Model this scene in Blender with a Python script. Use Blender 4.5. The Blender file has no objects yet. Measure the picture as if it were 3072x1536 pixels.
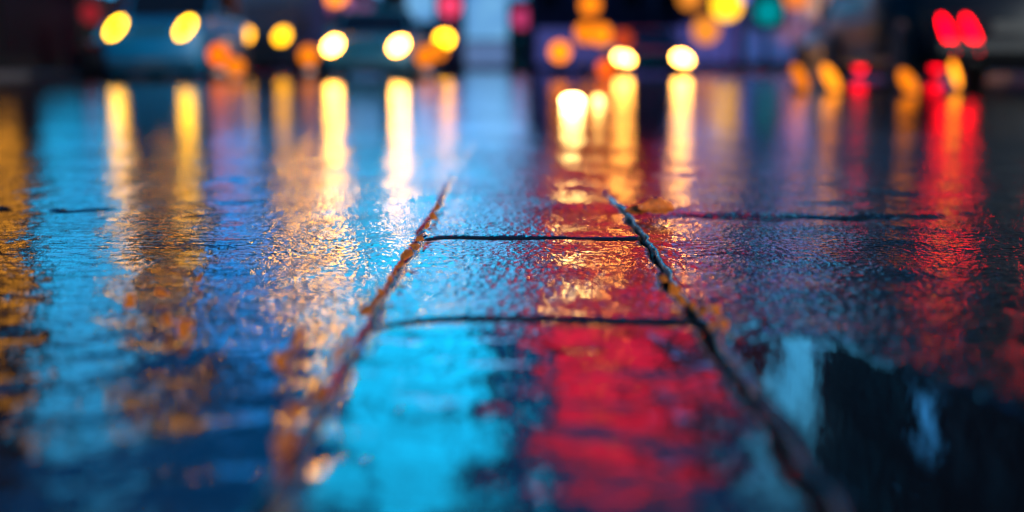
import bpy, bmesh, math, random
import numpy as np
from mathutils import Vector, Matrix
random.seed(7)
PI = math.pi
SC = bpy.context.scene
COL = SC.collection

# ------------------------------------------------------------------ camera
H = 0.20                       # lens height over the wet road
FPX, CX, CY, HOR = 4267.0, 1536.0, 768.0, 208.0
PITCH = math.atan((CY - HOR) / FPX)
cam = bpy.data.cameras.new('camera')
co = bpy.data.objects.new('camera', cam); COL.objects.link(co)
cam.lens = 50.0; cam.sensor_width = 36.0
co.location = (0, 0, H); co.rotation_euler = (PI/2 - PITCH, 0, 0)
cam.clip_start = 0.02; cam.clip_end = 3000
cam.dof.use_dof = True
cam.dof.focus_distance = 1.62
cam.dof.aperture_fstop = 50.0 / 22.5
cam.dof.aperture_blades = 0
SC.camera = co

def at(px, py, Y):
    """world point at forward distance Y seen at photo pixel (px, py)"""
    u, v = (px - CX) / FPX, -(py - CY) / FPX
    d = Vector((u, math.cos(PITCH) + v*math.sin(PITCH), -math.sin(PITCH) + v*math.cos(PITCH)))
    t = Y / d.y
    return Vector((0, 0, H)) + d * t

def ground(px, py):
    p = at(px, py, 1.0); d = p - Vector((0, 0, H))
    t = -H / d.z
    return d.x*t, d.y*t

# ------------------------------------------------------------------ materials
MATS = {}
EV = 1.415                      # exposure; lamp strengths are written for exposure 0
EK = 2.0 ** -EV
def mat(name, col, rough=0.5, metal=0.0, emit=None, es=0.0, bump=None, coat=0.0, var=0.0, vs=6.0, spec=0.5):
    if name in MATS: return MATS[name]
    m = bpy.data.materials.new(name); m.use_nodes = True
    nt = m.node_tree; b = nt.nodes['Principled BSDF']
    b.inputs['Base Color'].default_value = (*col, 1)
    b.inputs['Roughness'].default_value = rough
    b.inputs['Metallic'].default_value = metal
    b.inputs['Coat Weight'].default_value = coat
    b.inputs['Specular IOR Level'].default_value = spec
    tc = nt.nodes.new('ShaderNodeTexCoord')
    if var > 0:
        n = nt.nodes.new('ShaderNodeTexNoise'); n.inputs['Scale'].default_value = vs; n.inputs['Detail'].default_value = 5
        r = nt.nodes.new('ShaderNodeValToRGB')
        r.color_ramp.elements[0].position = .3; r.color_ramp.elements[1].position = .72
        r.color_ramp.elements[0].color = (*[c*(1-var) for c in col], 1)
        r.color_ramp.elements[1].color = (*[min(1, c*(1+var)) for c in col], 1)
        nt.links.new(tc.outputs['Object'], n.inputs['Vector'])
        nt.links.new(n.outputs['Fac'], r.inputs['Fac'])
        nt.links.new(r.outputs['Color'], b.inputs['Base Color'])
    if bump:
        n2 = nt.nodes.new('ShaderNodeTexNoise'); n2.inputs['Scale'].default_value = bump[0]
        bp = nt.nodes.new('ShaderNodeBump'); bp.inputs['Strength'].default_value = bump[1]; bp.inputs['Distance'].default_value = 0.01
        nt.links.new(tc.outputs['Object'], n2.inputs['Vector'])
        nt.links.new(n2.outputs['Fac'], bp.inputs['Height'])
        nt.links.new(bp.outputs['Normal'], b.inputs['Normal'])
    if emit:
        b.inputs['Emission Color'].default_value = (*emit, 1)
        b.inputs['Emission Strength'].default_value = es * EK
    MATS[name] = m
    return m

def screen_mat(name, c0, c1, strength, scale=(1, 1, 1), det=2.0, lo=.35, hi=.65):
    """a lit LED picture: two colours in soft drifting bands"""
    m = bpy.data.materials.new(name); m.use_nodes = True
    nt = m.node_tree; b = nt.nodes['Principled BSDF']
    b.inputs['Base Color'].default_value = (.02, .02, .02, 1); b.inputs['Roughness'].default_value = .4
    tc = nt.nodes.new('ShaderNodeTexCoord'); mp = nt.nodes.new('ShaderNodeMapping'); mp.inputs['Scale'].default_value = scale
    n = nt.nodes.new('ShaderNodeTexNoise'); n.inputs['Scale'].default_value = 1.0; n.inputs['Detail'].default_value = det
    r = nt.nodes.new('ShaderNodeValToRGB')
    r.color_ramp.elements[0].position = lo; r.color_ramp.elements[1].position = hi
    r.color_ramp.elements[0].color = (*c0, 1); r.color_ramp.elements[1].color = (*c1, 1)
    nt.links.new(tc.outputs['Object'], mp.inputs['Vector']); nt.links.new(mp.outputs['Vector'], n.inputs['Vector'])
    nt.links.new(n.outputs['Fac'], r.inputs['Fac']); nt.links.new(r.outputs['Color'], b.inputs['Emission Color'])
    b.inputs['Emission Strength'].default_value = strength * EK
    return m

RUBBER = mat('tyre_rubber', (.012, .012, .013), .75, bump=(60, .3))
RIM = mat('wheel_alloy', (.35, .36, .38), .3, .9)
GLASS = mat('dark_car_glass', (.006, .009, .013), .06, coat=.6)
BLACKP = mat('black_trim', (.012, .012, .014), .45, var=.3)
CHROME = mat('chrome', (.6, .62, .65), .18, 1.0)
PLATE = mat('plate_white', (.04, .04, .04), .5, var=.1)
DARKLENS_R = mat('unlit_red_lens', (.12, .004, .004), .15, coat=.5)
DARKLENS_W = mat('unlit_clear_lens', (.25, .25, .26), .1, coat=.5)
STEEL = mat('galvanised_steel', (.16, .17, .18), .5, .8, var=.25, vs=20)
DARKSTEEL = mat('painted_dark_steel', (.02, .025, .03), .4, .2, var=.3, vs=12)
CONE = mat('orange_plastic', (.55, .10, .015), .5, var=.15)
WHITEBAND = mat('white_band', (.6, .6, .6), .5, var=.1)

# ------------------------------------------------------------------ mesh helpers
def link(name, bm, m, parent=None, smooth=False, bevel=0.0):
    me = bpy.data.meshes.new(name)
    bmesh.ops.recalc_face_normals(bm, faces=bm.faces)
    if bevel: bmesh.ops.bevel(bm, geom=bm.edges[:], offset=bevel, segments=2, affect='EDGES', profile=.6)
    bm.to_mesh(me); bm.free()
    if m: me.materials.append(m)
    if smooth:
        for p in me.polygons: p.use_smooth = True
    o = bpy.data.objects.new(name, me); COL.objects.link(o)
    if parent: o.parent = parent
    return o

def B(): return bmesh.new()

def box(bm, x0, x1, y0, y1, z0, z1):
    v = [bm.verts.new(p) for p in ((x0,y0,z0),(x1,y0,z0),(x1,y1,z0),(x0,y1,z0),(x0,y0,z1),(x1,y0,z1),(x1,y1,z1),(x0,y1,z1))]
    for f in ((0,3,2,1),(4,5,6,7),(0,1,5,4),(1,2,6,5),(2,3,7,6),(3,0,4,7)): bm.faces.new([v[i] for i in f])

def boxo(name, ext, m, parent=None, bevel=0.0):
    bm = B(); box(bm, *ext); return link(name, bm, m, parent, bevel=bevel)

def loft(bm, rings, caps=True):
    R = [[bm.verts.new(p) for p in r] for r in rings]
    n = len(R[0])
    for a, b in zip(R, R[1:]):
        for i in range(n): bm.faces.new((a[i], a[(i+1) % n], b[(i+1) % n], b[i]))
    if caps: bm.faces.new(R[0][::-1]); bm.faces.new(R[-1])

def lathe(bm, prof, seg=24, M=Matrix()):
    rings = []
    for r, z in prof:
        rings.append([M @ Vector((r*math.cos(2*PI*k/seg), r*math.sin(2*PI*k/seg), z)) for k in range(seg)])
    loft(bm, rings)

def tube(bm, pts, r, seg=10):
    pts = [Vector(p) for p in pts]; rings = []
    for i, p in enumerate(pts):
        d = (pts[min(i+1, len(pts)-1)] - pts[max(i-1, 0)]).normalized()
        q = d.to_track_quat('Z', 'Y').to_matrix()
        rr = r[i] if isinstance(r, (list, tuple)) else r
        rings.append([p + q @ Vector((rr*math.cos(2*PI*k/seg), rr*math.sin(2*PI*k/seg), 0)) for k in range(seg)])
    loft(bm, rings)

def dome(bm, a, b, depth, tilt=0.0, ctr=(0, 0, 0), s=-1, seg=28, rings=6):
    """elliptical lens dome facing s*Y"""
    R = []
    for i in range(rings):
        t = i / rings * PI/2
        k, h = math.cos(t), math.sin(t)
        ring = []
        for j in range(seg):
            th = 2*PI*j/seg; x, z = a*k*math.cos(th), b*k*math.sin(th)
            ring.append((ctr[0] + x*math.cos(tilt) - z*math.sin(tilt), ctr[1] + s*depth*h, ctr[2] + x*math.sin(tilt) + z*math.cos(tilt)))
        R.append(ring)
    loft(bm, R)

def pane(bm, q, off=0.004, th=0.008):
    q = [Vector(p) for p in q]; n = (q[1]-q[0]).cross(q[2]-q[0]).normalized()
    a = [bm.verts.new(p + n*(off-th)) for p in q]; b = [bm.verts.new(p + n*off) for p in q]
    k = len(q)
    bm.faces.new(a[::-1]); bm.faces.new(b)
    for i in range(k): bm.faces.new((a[i], a[(i+1) % k], b[(i+1) % k], b[i]))

def tag(o, label=None, cat=None, group=None, kind=None):
    if label: o['label'] = label
    if cat: o['category'] = cat
    if group: o['group'] = group
    if kind: o['kind'] = kind
    return o

def empty(name, loc=(0, 0, 0), rz=0.0):
    o = bpy.data.objects.new(name, None); COL.objects.link(o)
    o.location = loc; o.rotation_euler = (0, 0, rz); o.empty_display_size = .1
    return o

def copy_tree(o, parent=None):
    c = o.copy(); COL.objects.link(c)
    if parent: c.parent = parent
    for ch in list(o.children): copy_tree(ch, c)
    return c

# ------------------------------------------------------------------ numpy noise
def hash2(ix, iy, seed):
    h = (ix.astype(np.int64)*374761393 + iy.astype(np.int64)*668265263 + seed*1442695041) & 0x7fffffff
    h = ((h ^ (h >> 13)) * 1274126177) & 0x7fffffff
    return ((h ^ (h >> 16)) & 0xffff) / 65535.0
def vnoise(x, y, seed=0):
    ix, iy = np.floor(x), np.floor(y); fx, fy = x-ix, y-iy
    fx = fx*fx*fx*(fx*(fx*6-15)+10); fy = fy*fy*fy*(fy*(fy*6-15)+10)
    a, b = hash2(ix, iy, seed), hash2(ix+1, iy, seed); c, d = hash2(ix, iy+1, seed), hash2(ix+1, iy+1, seed)
    return (a+(b-a)*fx)*(1-fy) + (c+(d-c)*fx)*fy
def fbm(x, y, seed=0, oct=3):
    s, a, t = 0, 1, 0
    for i in range(oct):
        s = s + a*vnoise(x*2**i, y*2**i, seed+17*i); t += a; a *= .5
    return s/t
def sstep(a, b, x):
    t = np.clip((x-a)/(b-a), 0, 1); return t*t*(3-2*t)

# ------------------------------------------------------------------ the road: one sheet with real joints, ripples and puddle
KL, KR = -10.5, 8.2            # kerb lines
XL, XR = -0.107, 0.147         # joints along the stone strip
JY = [0.55, 1.115, 1.69]
def grow(start, stop, step, k):
    out, v = [], start
    while v < stop: out.append(v); v += step; step *= k
    out.append(stop); return out
xs = np.concatenate([np.arange(-.62, -.30, .004), np.arange(-.30, .30, .0026), np.arange(.30, .6201, .004)])
xs = np.concatenate([-np.array(grow(.624, -KL, .0045, 1.035))[::-1], xs, np.array(grow(.624, KR, .0045, 1.035))])
ys = np.arange(.42, 2.6, .007)
ys = np.concatenate([-np.array(grow(-.41, 12, .02, 1.25))[::-1], ys, np.array(grow(2.605, 260, .0075, 1.03))])
X, Y = np.meshgrid(xs, ys)
near = 1 - sstep(3.2, 5.5, Y)
lw = (fbm(Y*9, Y*0+3, 5, 3)-.5)*.012
rw = (fbm(Y*7, Y*0+8, 9, 4)-.5)*.022
dl = X - (XL + lw); dr = X - (XR + rw + np.clip((Y-1.0)*.012, -.008, .010))
Z = np.zeros_like(X)
# long low swell and water ripples lying across the view
Z += (fbm(X*1.3, Y*1.0, 1, 2)-.5)*.006*near
swell = (fbm(X*9+3, Y*7, 2, 2)-.5)
ripl = (fbm(X*26, Y*17, 3, 2)-.5)
strip = sstep(-.003, .003, dl) * (1 - sstep(-.003, .003, dr))
# puddle to the right of the strip
pb = np.interp(X, [.14, .20, .215, .235, .26, .30, .40, .6], [1.13, 1.16, 1.12, 1.03, .93, .86, .80, .74]) + (fbm(X*22, Y*9, 12, 4)-.5)*.34 + (fbm(X*85, Y*40, 13, 2)-.5)*.10
pud = sstep(-.04, .09, pb - Y) * sstep(.004, .016, dr)
# smooth film on the nearest stone
film = strip * (1 - sstep(1.02, 1.13, Y))
leftn = (1-sstep(-.01, 0, dl)) * (1 - sstep(.95, 1.25, Y))
calm = np.clip(pud*1.0 + film*.75 + leftn*.55, 0, 1)
Z += near*swell*.0035*(1-.55*film)*(1-pud)
Z += (fbm(X*21, Y*27, 77, 3)-.5)*.0048*near*np.clip(film*.75+leftn*.55, 0, 1)*(1-pud)
Z += near*ripl*.0011*(1-.6*film)*(1-pud)
Z -= pud*.0015
Z += strip*near*.0015
# bead of grit and sealant along the left joint, groove on its far side
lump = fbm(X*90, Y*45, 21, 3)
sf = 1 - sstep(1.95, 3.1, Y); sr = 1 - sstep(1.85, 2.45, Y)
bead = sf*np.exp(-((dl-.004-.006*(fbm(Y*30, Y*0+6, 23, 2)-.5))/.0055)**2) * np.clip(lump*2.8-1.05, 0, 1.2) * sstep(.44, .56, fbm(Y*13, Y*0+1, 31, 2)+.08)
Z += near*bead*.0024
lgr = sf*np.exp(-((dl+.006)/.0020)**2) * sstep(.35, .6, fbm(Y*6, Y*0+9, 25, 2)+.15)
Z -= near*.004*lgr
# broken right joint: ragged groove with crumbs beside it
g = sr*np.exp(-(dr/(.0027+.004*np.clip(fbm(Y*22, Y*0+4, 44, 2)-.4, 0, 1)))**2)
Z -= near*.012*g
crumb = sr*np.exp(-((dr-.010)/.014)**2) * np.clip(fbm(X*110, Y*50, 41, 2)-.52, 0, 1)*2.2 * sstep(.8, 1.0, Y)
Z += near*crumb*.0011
# cross joints with rounded stone corners
jm = np.zeros_like(X)
for k, jy in enumerate(JY):
    bend = jy + (fbm(X*8, X*0+k, 50+k, 2)-.5)*.02 - .05*np.clip((.045-np.abs(dl))/.045, 0, 1)**2*(dl > 0) - .04*X
    wj = .006*max(1, jy)*(.45 + 1.1*fbm(X*16, X*0+k*3, 90+k, 3))
    gg = np.exp(-((Y-bend)/wj)**2) * strip
    jm = np.maximum(jm, gg)
    Z -= near*gg*(.008 if k in (1, 2) else .004)
# cross cracks on the asphalt to the right and left of the strip
for (xa, xb, yy, sl, wd, dp) in ((.17, .75, 1.93, .10, .026, .005), (.15, .40, 1.52, -.03, .005, .003), (-1.2, -.44, 2.02, .06, .014, .007), (-.52, -.30, 2.05, .9, .02, .006)):
    cc = yy + sl*(X-xa) + (fbm(X*11, X*0+2, 60, 3)-.5)*.14
    m_ = sstep(xa, xa+.12, X)*(1-sstep(xb-.32, xb, X)) * sstep(.36, .6, fbm(X*13, X*0+5, 66, 3)+.05)
    wd = wd*(.35+1.5*fbm(X*9, X*0+7, 67, 2))
    Z -= near*dp*np.exp(-((Y-cc)/wd)**2)*m_
    jm = np.maximum(jm, .5*np.exp(-((Y-cc)/wd)**2)*m_)
ny, nx = X.shape
verts = np.stack([X, Y, Z], -1).reshape(-1, 3)
idx = np.arange(nx*ny).reshape(ny, nx)
quads = np.stack([idx[:-1, :-1], idx[:-1, 1:], idx[1:, 1:], idx[1:, :-1]], -1).reshape(-1, 4)
me = bpy.data.meshes.new('road')
me.vertices.add(len(verts)); me.vertices.foreach_set('co', verts.astype(np.float32).ravel())
me.loops.add(quads.size); me.loops.foreach_set('vertex_index', quads.astype(np.int32).ravel())
me.polygons.add(len(quads)); me.polygons.foreach_set('loop_start', np.arange(0, quads.size, 4, dtype=np.int32))
me.polygons.foreach_set('loop_total', np.full(len(quads), 4, dtype=np.int32))
me.update(calc_edges=True)
me.polygons.foreach_set('use_smooth', np.ones(len(quads), dtype=bool))
def attr(n, a):
    at_ = me.attributes.new(n, 'FLOAT', 'POINT'); at_.data.foreach_set('value', a.astype(np.float32).ravel())
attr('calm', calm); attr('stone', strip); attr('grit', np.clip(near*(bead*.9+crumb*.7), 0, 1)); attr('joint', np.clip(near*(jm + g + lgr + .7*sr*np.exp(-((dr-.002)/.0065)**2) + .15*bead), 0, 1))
road = bpy.data.objects.new('road', me); COL.objects.link(road); road['kind'] = 'structure'

def road_material():
    m = bpy.data.materials.new('wet_asphalt'); m.use_nodes = True
    nt = m.node_tree; N = nt.nodes; L = nt.links; b = N['Principled BSDF']
    tc = N.new('ShaderNodeTexCoord')
    def A(n):
        a = N.new('ShaderNodeAttribute'); a.attribute_name = n; return a.outputs['Fac']
    def noise(scale, s=1.0, det=3.0, rough=.5, dist=0.0):
        mp = N.new('ShaderNodeMapping'); mp.inputs['Scale'].default_value = scale
        n = N.new('ShaderNodeTexNoise'); n.inputs['Scale'].default_value = s; n.inputs['Detail'].default_value = det
        n.inputs['Roughness'].default_value = rough; n.inputs['Distortion'].default_value = dist
        L.new(tc.outputs['Object'], mp.inputs['Vector']); L.new(mp.outputs['Vector'], n.inputs['Vector'])
        return n.outputs['Fac']
    def M(op, a, b_, clamp=False):
        n = N.new('ShaderNodeMath'); n.operation = op; n.use_clamp = clamp
        for i, v in enumerate((a, b_)):
            if isinstance(v, (int, float)): n.inputs[i].default_value = v
            else: L.new(v, n.inputs[i])
        return n.outputs[0]
    def remap(v, a, b_, c, d):
        n = N.new('ShaderNodeMapRange'); n.interpolation_type = 'SMOOTHSTEP'
        for i, q in enumerate((a, b_, c, d)): n.inputs[i+1].default_value = q
        L.new(v, n.inputs[0]); return n.outputs[0]
    calm_, stone_, seam_gleam, joint_ = A('calm'), A('stone'), A('grit'), A('joint')
    # distance along the road thins out the fine relief
    sx = N.new('ShaderNodeSeparateXYZ'); L.new(tc.outputs['Object'], sx.inputs[0])
    far = remap(sx.outputs['Y'], 2.0, 6.0, 0.0, 1.0)
    patch = noise((2.6, 1.1, 1), 1.0, 4)
    fine = noise((112, 68, 1), 1.0, 1.5, .5, .15)
    lside = remap(sx.outputs['X'], -.45, -.18, 1.0, 0.0)
    rip = noise((26, 46, 1), 1.0, 2.0, .5, .5)
    grain = noise((420, 130, 1), 1.0, 1.0)
    hgt = M('ADD', M('MULTIPLY', fine, M('SUBTRACT', .55, M('MULTIPLY', lside, .4))), M('ADD', M('MULTIPLY', rip, M('ADD', .18, M('MULTIPLY', lside, .5))), M('MULTIPLY', grain, .06)))
    soft = M('SUBTRACT', 1.0, M('MULTIPLY', calm_, .90))
    keep = M('MULTIPLY', soft, M('SUBTRACT', 1.0, M('MULTIPLY', far, .80)))
    bp = N.new('ShaderNodeBump'); bp.inputs['Distance'].default_value = .0040
    L.new(M('MULTIPLY', keep, remap(patch, .35, .65, .70, 1.0)), bp.inputs['Strength'])
    L.new(hgt, bp.inputs['Height'])
    wide = noise((7, 1.6, 1), 1.0, 2)
    bp2 = N.new('ShaderNodeBump'); bp2.inputs['Distance'].default_value = .012; bp2.inputs['Strength'].default_value = .25
    L.new(wide, bp2.inputs['Height']); L.new(bp.outputs['Normal'], bp2.inputs['Normal'])
    rg = remap(patch, .35, .7, .10, .06)
    rg = M('ADD', rg, M('MULTIPLY', far, .05))
    rg = M('MULTIPLY', rg, M('SUBTRACT', 1.0, M('MULTIPLY', calm_, .62)))
    rg = M('ADD', rg, M('MULTIPLY', joint_, .3), True)
    rg = M('ADD', rg, M('MULTIPLY', seam_gleam, .06), True)
    # asphalt and stone in own colours; seam grit has orange lamp gleam painted in
    sp = noise((260, 260, 1), 1.0, 3)
    cr = N.new('ShaderNodeValToRGB')
    cr.color_ramp.elements[0].color = (.004, .0045, .006, 1); cr.color_ramp.elements[1].color = (.020, .021, .024, 1)
    cr.color_ramp.elements[0].position = .35; cr.color_ramp.elements[1].position = .75
    L.new(sp, cr.inputs['Fac'])
    mx = N.new('ShaderNodeMix'); mx.data_type = 'RGBA'
    mx.inputs[7].default_value = (.026, .028, .031, 1)
    L.new(M('MULTIPLY', stone_, .6), mx.inputs[0]); L.new(cr.outputs['Color'], mx.inputs[6])
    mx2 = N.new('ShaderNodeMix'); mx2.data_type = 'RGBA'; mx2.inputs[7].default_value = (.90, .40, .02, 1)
    L.new(seam_gleam, mx2.inputs[0]); L.new(mx.outputs[2], mx2.inputs[6])
    mx3 = N.new('ShaderNodeMix'); mx3.data_type = 'RGBA'; mx3.inputs[7].default_value = (.004, .004, .005, 1)
    L.new(joint_, mx3.inputs[0]); L.new(mx2.outputs[2], mx3.inputs[6])
    # thin water film over dark asphalt: tight-lobed gloss weighted by Fresnel, over a diffuse base
    out = N['Material Output']; N.remove(b)
    df = N.new('ShaderNodeBsdfDiffuse'); gl = N.new('ShaderNodeBsdfAnisotropic'); gl.distribution = 'BECKMANN'
    fr = N.new('ShaderNodeFresnel'); fr.inputs['IOR'].default_value = 1.45
    ms = N.new('ShaderNodeMixShader')
    L.new(mx3.outputs[2], df.inputs['Color']); L.new(rg, gl.inputs['Roughness']); gl.inputs['Color'].default_value = (1, 1, 1, 1)
    for q in (df, gl, fr): L.new(bp2.outputs['Normal'], q.inputs['Normal'])
    L.new(M('MULTIPLY', fr.outputs[0], M('SUBTRACT', 1.0, M('MULTIPLY', joint_, .93), True)), ms.inputs[0])
    L.new(df.outputs[0], ms.inputs[1]); L.new(gl.outputs[0], ms.inputs[2]); L.new(ms.outputs[0], out.inputs['Surface'])
    return m
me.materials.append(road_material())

# pavements, kerbs, open ground
PAVE = mat('wet_paving', (.05, .052, .055), .28, bump=(14, .25), var=.35, vs=3)
KERB = mat('kerb_stone', (.11, .11, .11), .3, bump=(40, .3), var=.25, vs=9)
EARTH = mat('dark_ground', (.03, .03, .032), .6, var=.3, vs=.3)
def struct(o): o['kind'] = 'structure'; return o
struct(boxo('pavement', (-14.2, KL-.2, -12, 148, -.02, .13), PAVE))
struct(boxo('pavement', (KR+.2, 12.0, -12, 96, -.02, .13), PAVE))
struct(boxo('kerb', (KL-.2, KL, -12, 148, -.05, .125), KERB, bevel=.02))
struct(boxo('kerb', (KR, KR+.2, -12, 96, -.05, .125), KERB, bevel=.02))
struct(boxo('ground', (-400, 400, -300, 900, -.6, -.1), EARTH))

# ------------------------------------------------------------------ fallen leaves by the joint, and added orange flakes imitating lamp glints
LEAF = mat('wet_orange_leaf', (.90, .15, .008), .32, bump=(500, .5), var=.45, vs=120, coat=.3)
STALK = mat('leaf_stalk', (.30, .12, .03), .4)
def make_leaf(name, L_, W_, curl, lift, loc, rz, rx=0.0):
    root = empty(name, loc, rz)
    bm = B(); n, k = 14, 8; top = []; bot = []
    for i in range(n+1):
        t = i/n; w = W_*math.sin(PI*min(1, t*.97+.02))**.75*(1+.13*math.sin(t*23))*(1-.25*t)
        r1, r2 = [], []
        for j in range(k+1):
            s = j/k*2-1
            x = s*w; y = (t-.5)*L_
            z = lift*math.sin(PI*t)*.9 + curl*(s*s) + .0006*math.sin(t*30+s*4) + .002
            r1.append(bm.verts.new((x, y, z + .0009))); r2.append(bm.verts.new((x, y, z)))
        top.append(r1); bot.append(r2)
    for i in range(n):
        for j in range(k):
            bm.faces.new((top[i][j], top[i][j+1], top[i+1][j+1], top[i+1][j]))
            bm.faces.new((bot[i][j], bot[i+1][j], bot[i+1][j+1], bot[i][j+1]))
        bm.faces.new((top[i][0], top[i+1][0], bot[i+1][0], bot[i][0])); bm.faces.new((top[i][k], bot[i][k], bot[i+1][k], top[i+1][k]))
    for q in (0, n):
        for j in range(k): bm.faces.new((top[q][j], bot[q][j], bot[q][j+1], top[q][j+1]))
    bl = link('leaf_blade', bm, LEAF, root, True)
    bm = B(); tube(bm, [(0, -.5*L_, .003), (.001, -.62*L_, .0035), (.004, -.75*L_, .006)], [.0009, .0007, .0006], 8)
    link('leaf_stalk', bm, STALK, root, True)
    for c in root.children: c.rotation_euler[1] = rx
    return root
gx, gy = ground(1965, 655)
tag(make_leaf('fallen_leaf', .052, .016, .004, .004, (gx, gy, .010), PI/2+.25, -.75), 'curled orange leaf lying on the asphalt beside the broken joint', 'leaf', 'fallen leaves by the joint')
gx, gy = ground(1905, 655)
tag(make_leaf('fallen_leaf', .028, .009, .003, .003, (gx, gy, .006), PI/2-.5, -.7), 'small folded orange leaf touching the edge of the broken joint', 'leaf', 'fallen leaves by the joint')

BIT = mat('glint_orange', (.95, .20, .006), .4, bump=(400, .4), var=.35, vs=150)  # orange of reflected lamps put into the flake colour
def glint_bit(px, py, rnd, label, group):
    gx, gy = ground(px, py); s = rnd.uniform(.0022, .0058)*(1 + .3*gy)
    k = rnd.randint(6, 8); an = sorted(rnd.uniform(0, 2*PI) for _ in range(k)); rr = [rnd.uniform(.4, 1.25)*s for _ in an]
    bm = B(); tp, bt = [], []
    tx, ty = rnd.uniform(-.3, .3), rnd.uniform(.5, 1.1)      # lifted at its far side
    for a_, q in zip([2*PI*i/k + rnd.uniform(-.4, .4) for i in range(k)], rr):
        x, y = q*math.cos(a_), q*math.sin(a_)*1.5
        z = .0035 + max(0, (y+s)*ty*.8 + x*tx) + rnd.uniform(0, .0008)
        tp.append(bm.verts.new((x, y, z+.0007))); bt.append(bm.verts.new((x, y, z)))
    c1, c0 = bm.verts.new((0, 0, .0042 + s*ty*.8 + .0007)), bm.verts.new((0, 0, .0042 + s*ty*.8))
    for i in range(k):
        j = (i+1) % k
        bm.faces.new((tp[i], tp[j], c1)); bm.faces.new((bt[j], bt[i], c0)); bm.faces.new((tp[i], bt[i], bt[j], tp[j]))
    o = link('glint_flake', bm, BIT); o.location = (gx, gy, .001); o.rotation_euler = (0, 0, rnd.uniform(-.4, .4))
    tag(o, label, 'glint flake', group)
rl = random.Random(5)
for px, py in ((503, 992), (566, 1002), (486, 905), (590, 890), (392, 940), (548, 1030), (600, 860)):
    glint_bit(px, py, rl, 'orange flake added as a lamp glint on the dark wet patch away from the joint', 'glint flakes on the dark wet patch')
for px, py in ((846, 1395), (838, 1370), (858, 1352), (868, 1322), (880, 1298), (902, 1275), (948, 1228), (960, 1208), (985, 1150), (998, 1120), (1008, 1098), (1030, 1070), (1040, 1042), (850, 1140), (872, 1095), (884, 1062), (905, 1040), (1098, 962), (1120, 930), (1140, 905), (1160, 880), (1172, 862), (1186, 842), (1204, 818), (1222, 792), (1246, 760), (1262, 735), (1280, 700), (1298, 668), (1312, 640)):
    glint_bit(px, py, rl, 'orange flake added as a lamp glint along the left joint of the stone strip', 'glint flakes along the left joint')
for px, py in ((2080, 955), (2110, 965), (2150, 968), (2045, 930), (2135, 1010), (2170, 1012), (2020, 905), (1990, 860)):
    glint_bit(px, py, rl, 'orange flake added as a lamp glint at the puddle edge by the right joint', 'glint flakes by the right joint')

# ------------------------------------------------------------------ cars
def lamp_mat(name, col, L): return mat(name, tuple(min(1, c*.25) for c in col), .5, emit=col, es=L, spec=0.0)
HEAD_WHITE = lamp_mat('headlight_warm_white', (1.0, .40, .048), 62)
HEAD_YELLOW = lamp_mat('headlight_yellow', (1.0, .46, .0), 20)
HEAD_TRUCK = lamp_mat('headlight_amber', (1.0, .40, .002), 7)
HEAD_BEHIND = lamp_mat('headlight_dim_yellow', (1.0, .40, .004), 18)
HEAD_SPORT = lamp_mat('headlight_white', (1.0, .40, .06), 52)
TAIL = lamp_mat('tail_lamp_red', (1.0, .0, .006), 15)
TAIL_DIM = lamp_mat('tail_lamp_dim_red', (1.0, .002, .012), 6)
AMB = lamp_mat('indicator_amber', (1.0, .32, .015), 14)

def wheel(parent, x, y, r, w, sgn):
    root = empty('wheel', (x, y, r)); root.parent = parent
    Mx = Matrix.Rotation(PI/2, 4, 'Y')
    bm = B(); lathe(bm, [(r*.62, -w/2), (r*.93, -w/2), (r, -w*.36), (r, w*.36), (r*.93, w/2), (r*.62, w/2)], 32, Mx); link('tyre', bm, RUBBER, root, True)
    bm = B()
    lathe(bm, [(r*.6, -w*.3), (r*.6, w*.3)], 32, Mx)
    for k in range(5):
        a = 2*PI*k/5
        v = [Vector((sgn*w*.42, math.cos(a)*q - math.sin(a)*p, math.sin(a)*q + math.cos(a)*p)) for q, p in ((r*.1, -.03), (r*.6, -.045), (r*.6, .045), (r*.1, .03))]
        pane(bm, v if sgn > 0 else v[::-1], .012, .03)
    link('rim', bm, RIM, root)

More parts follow.
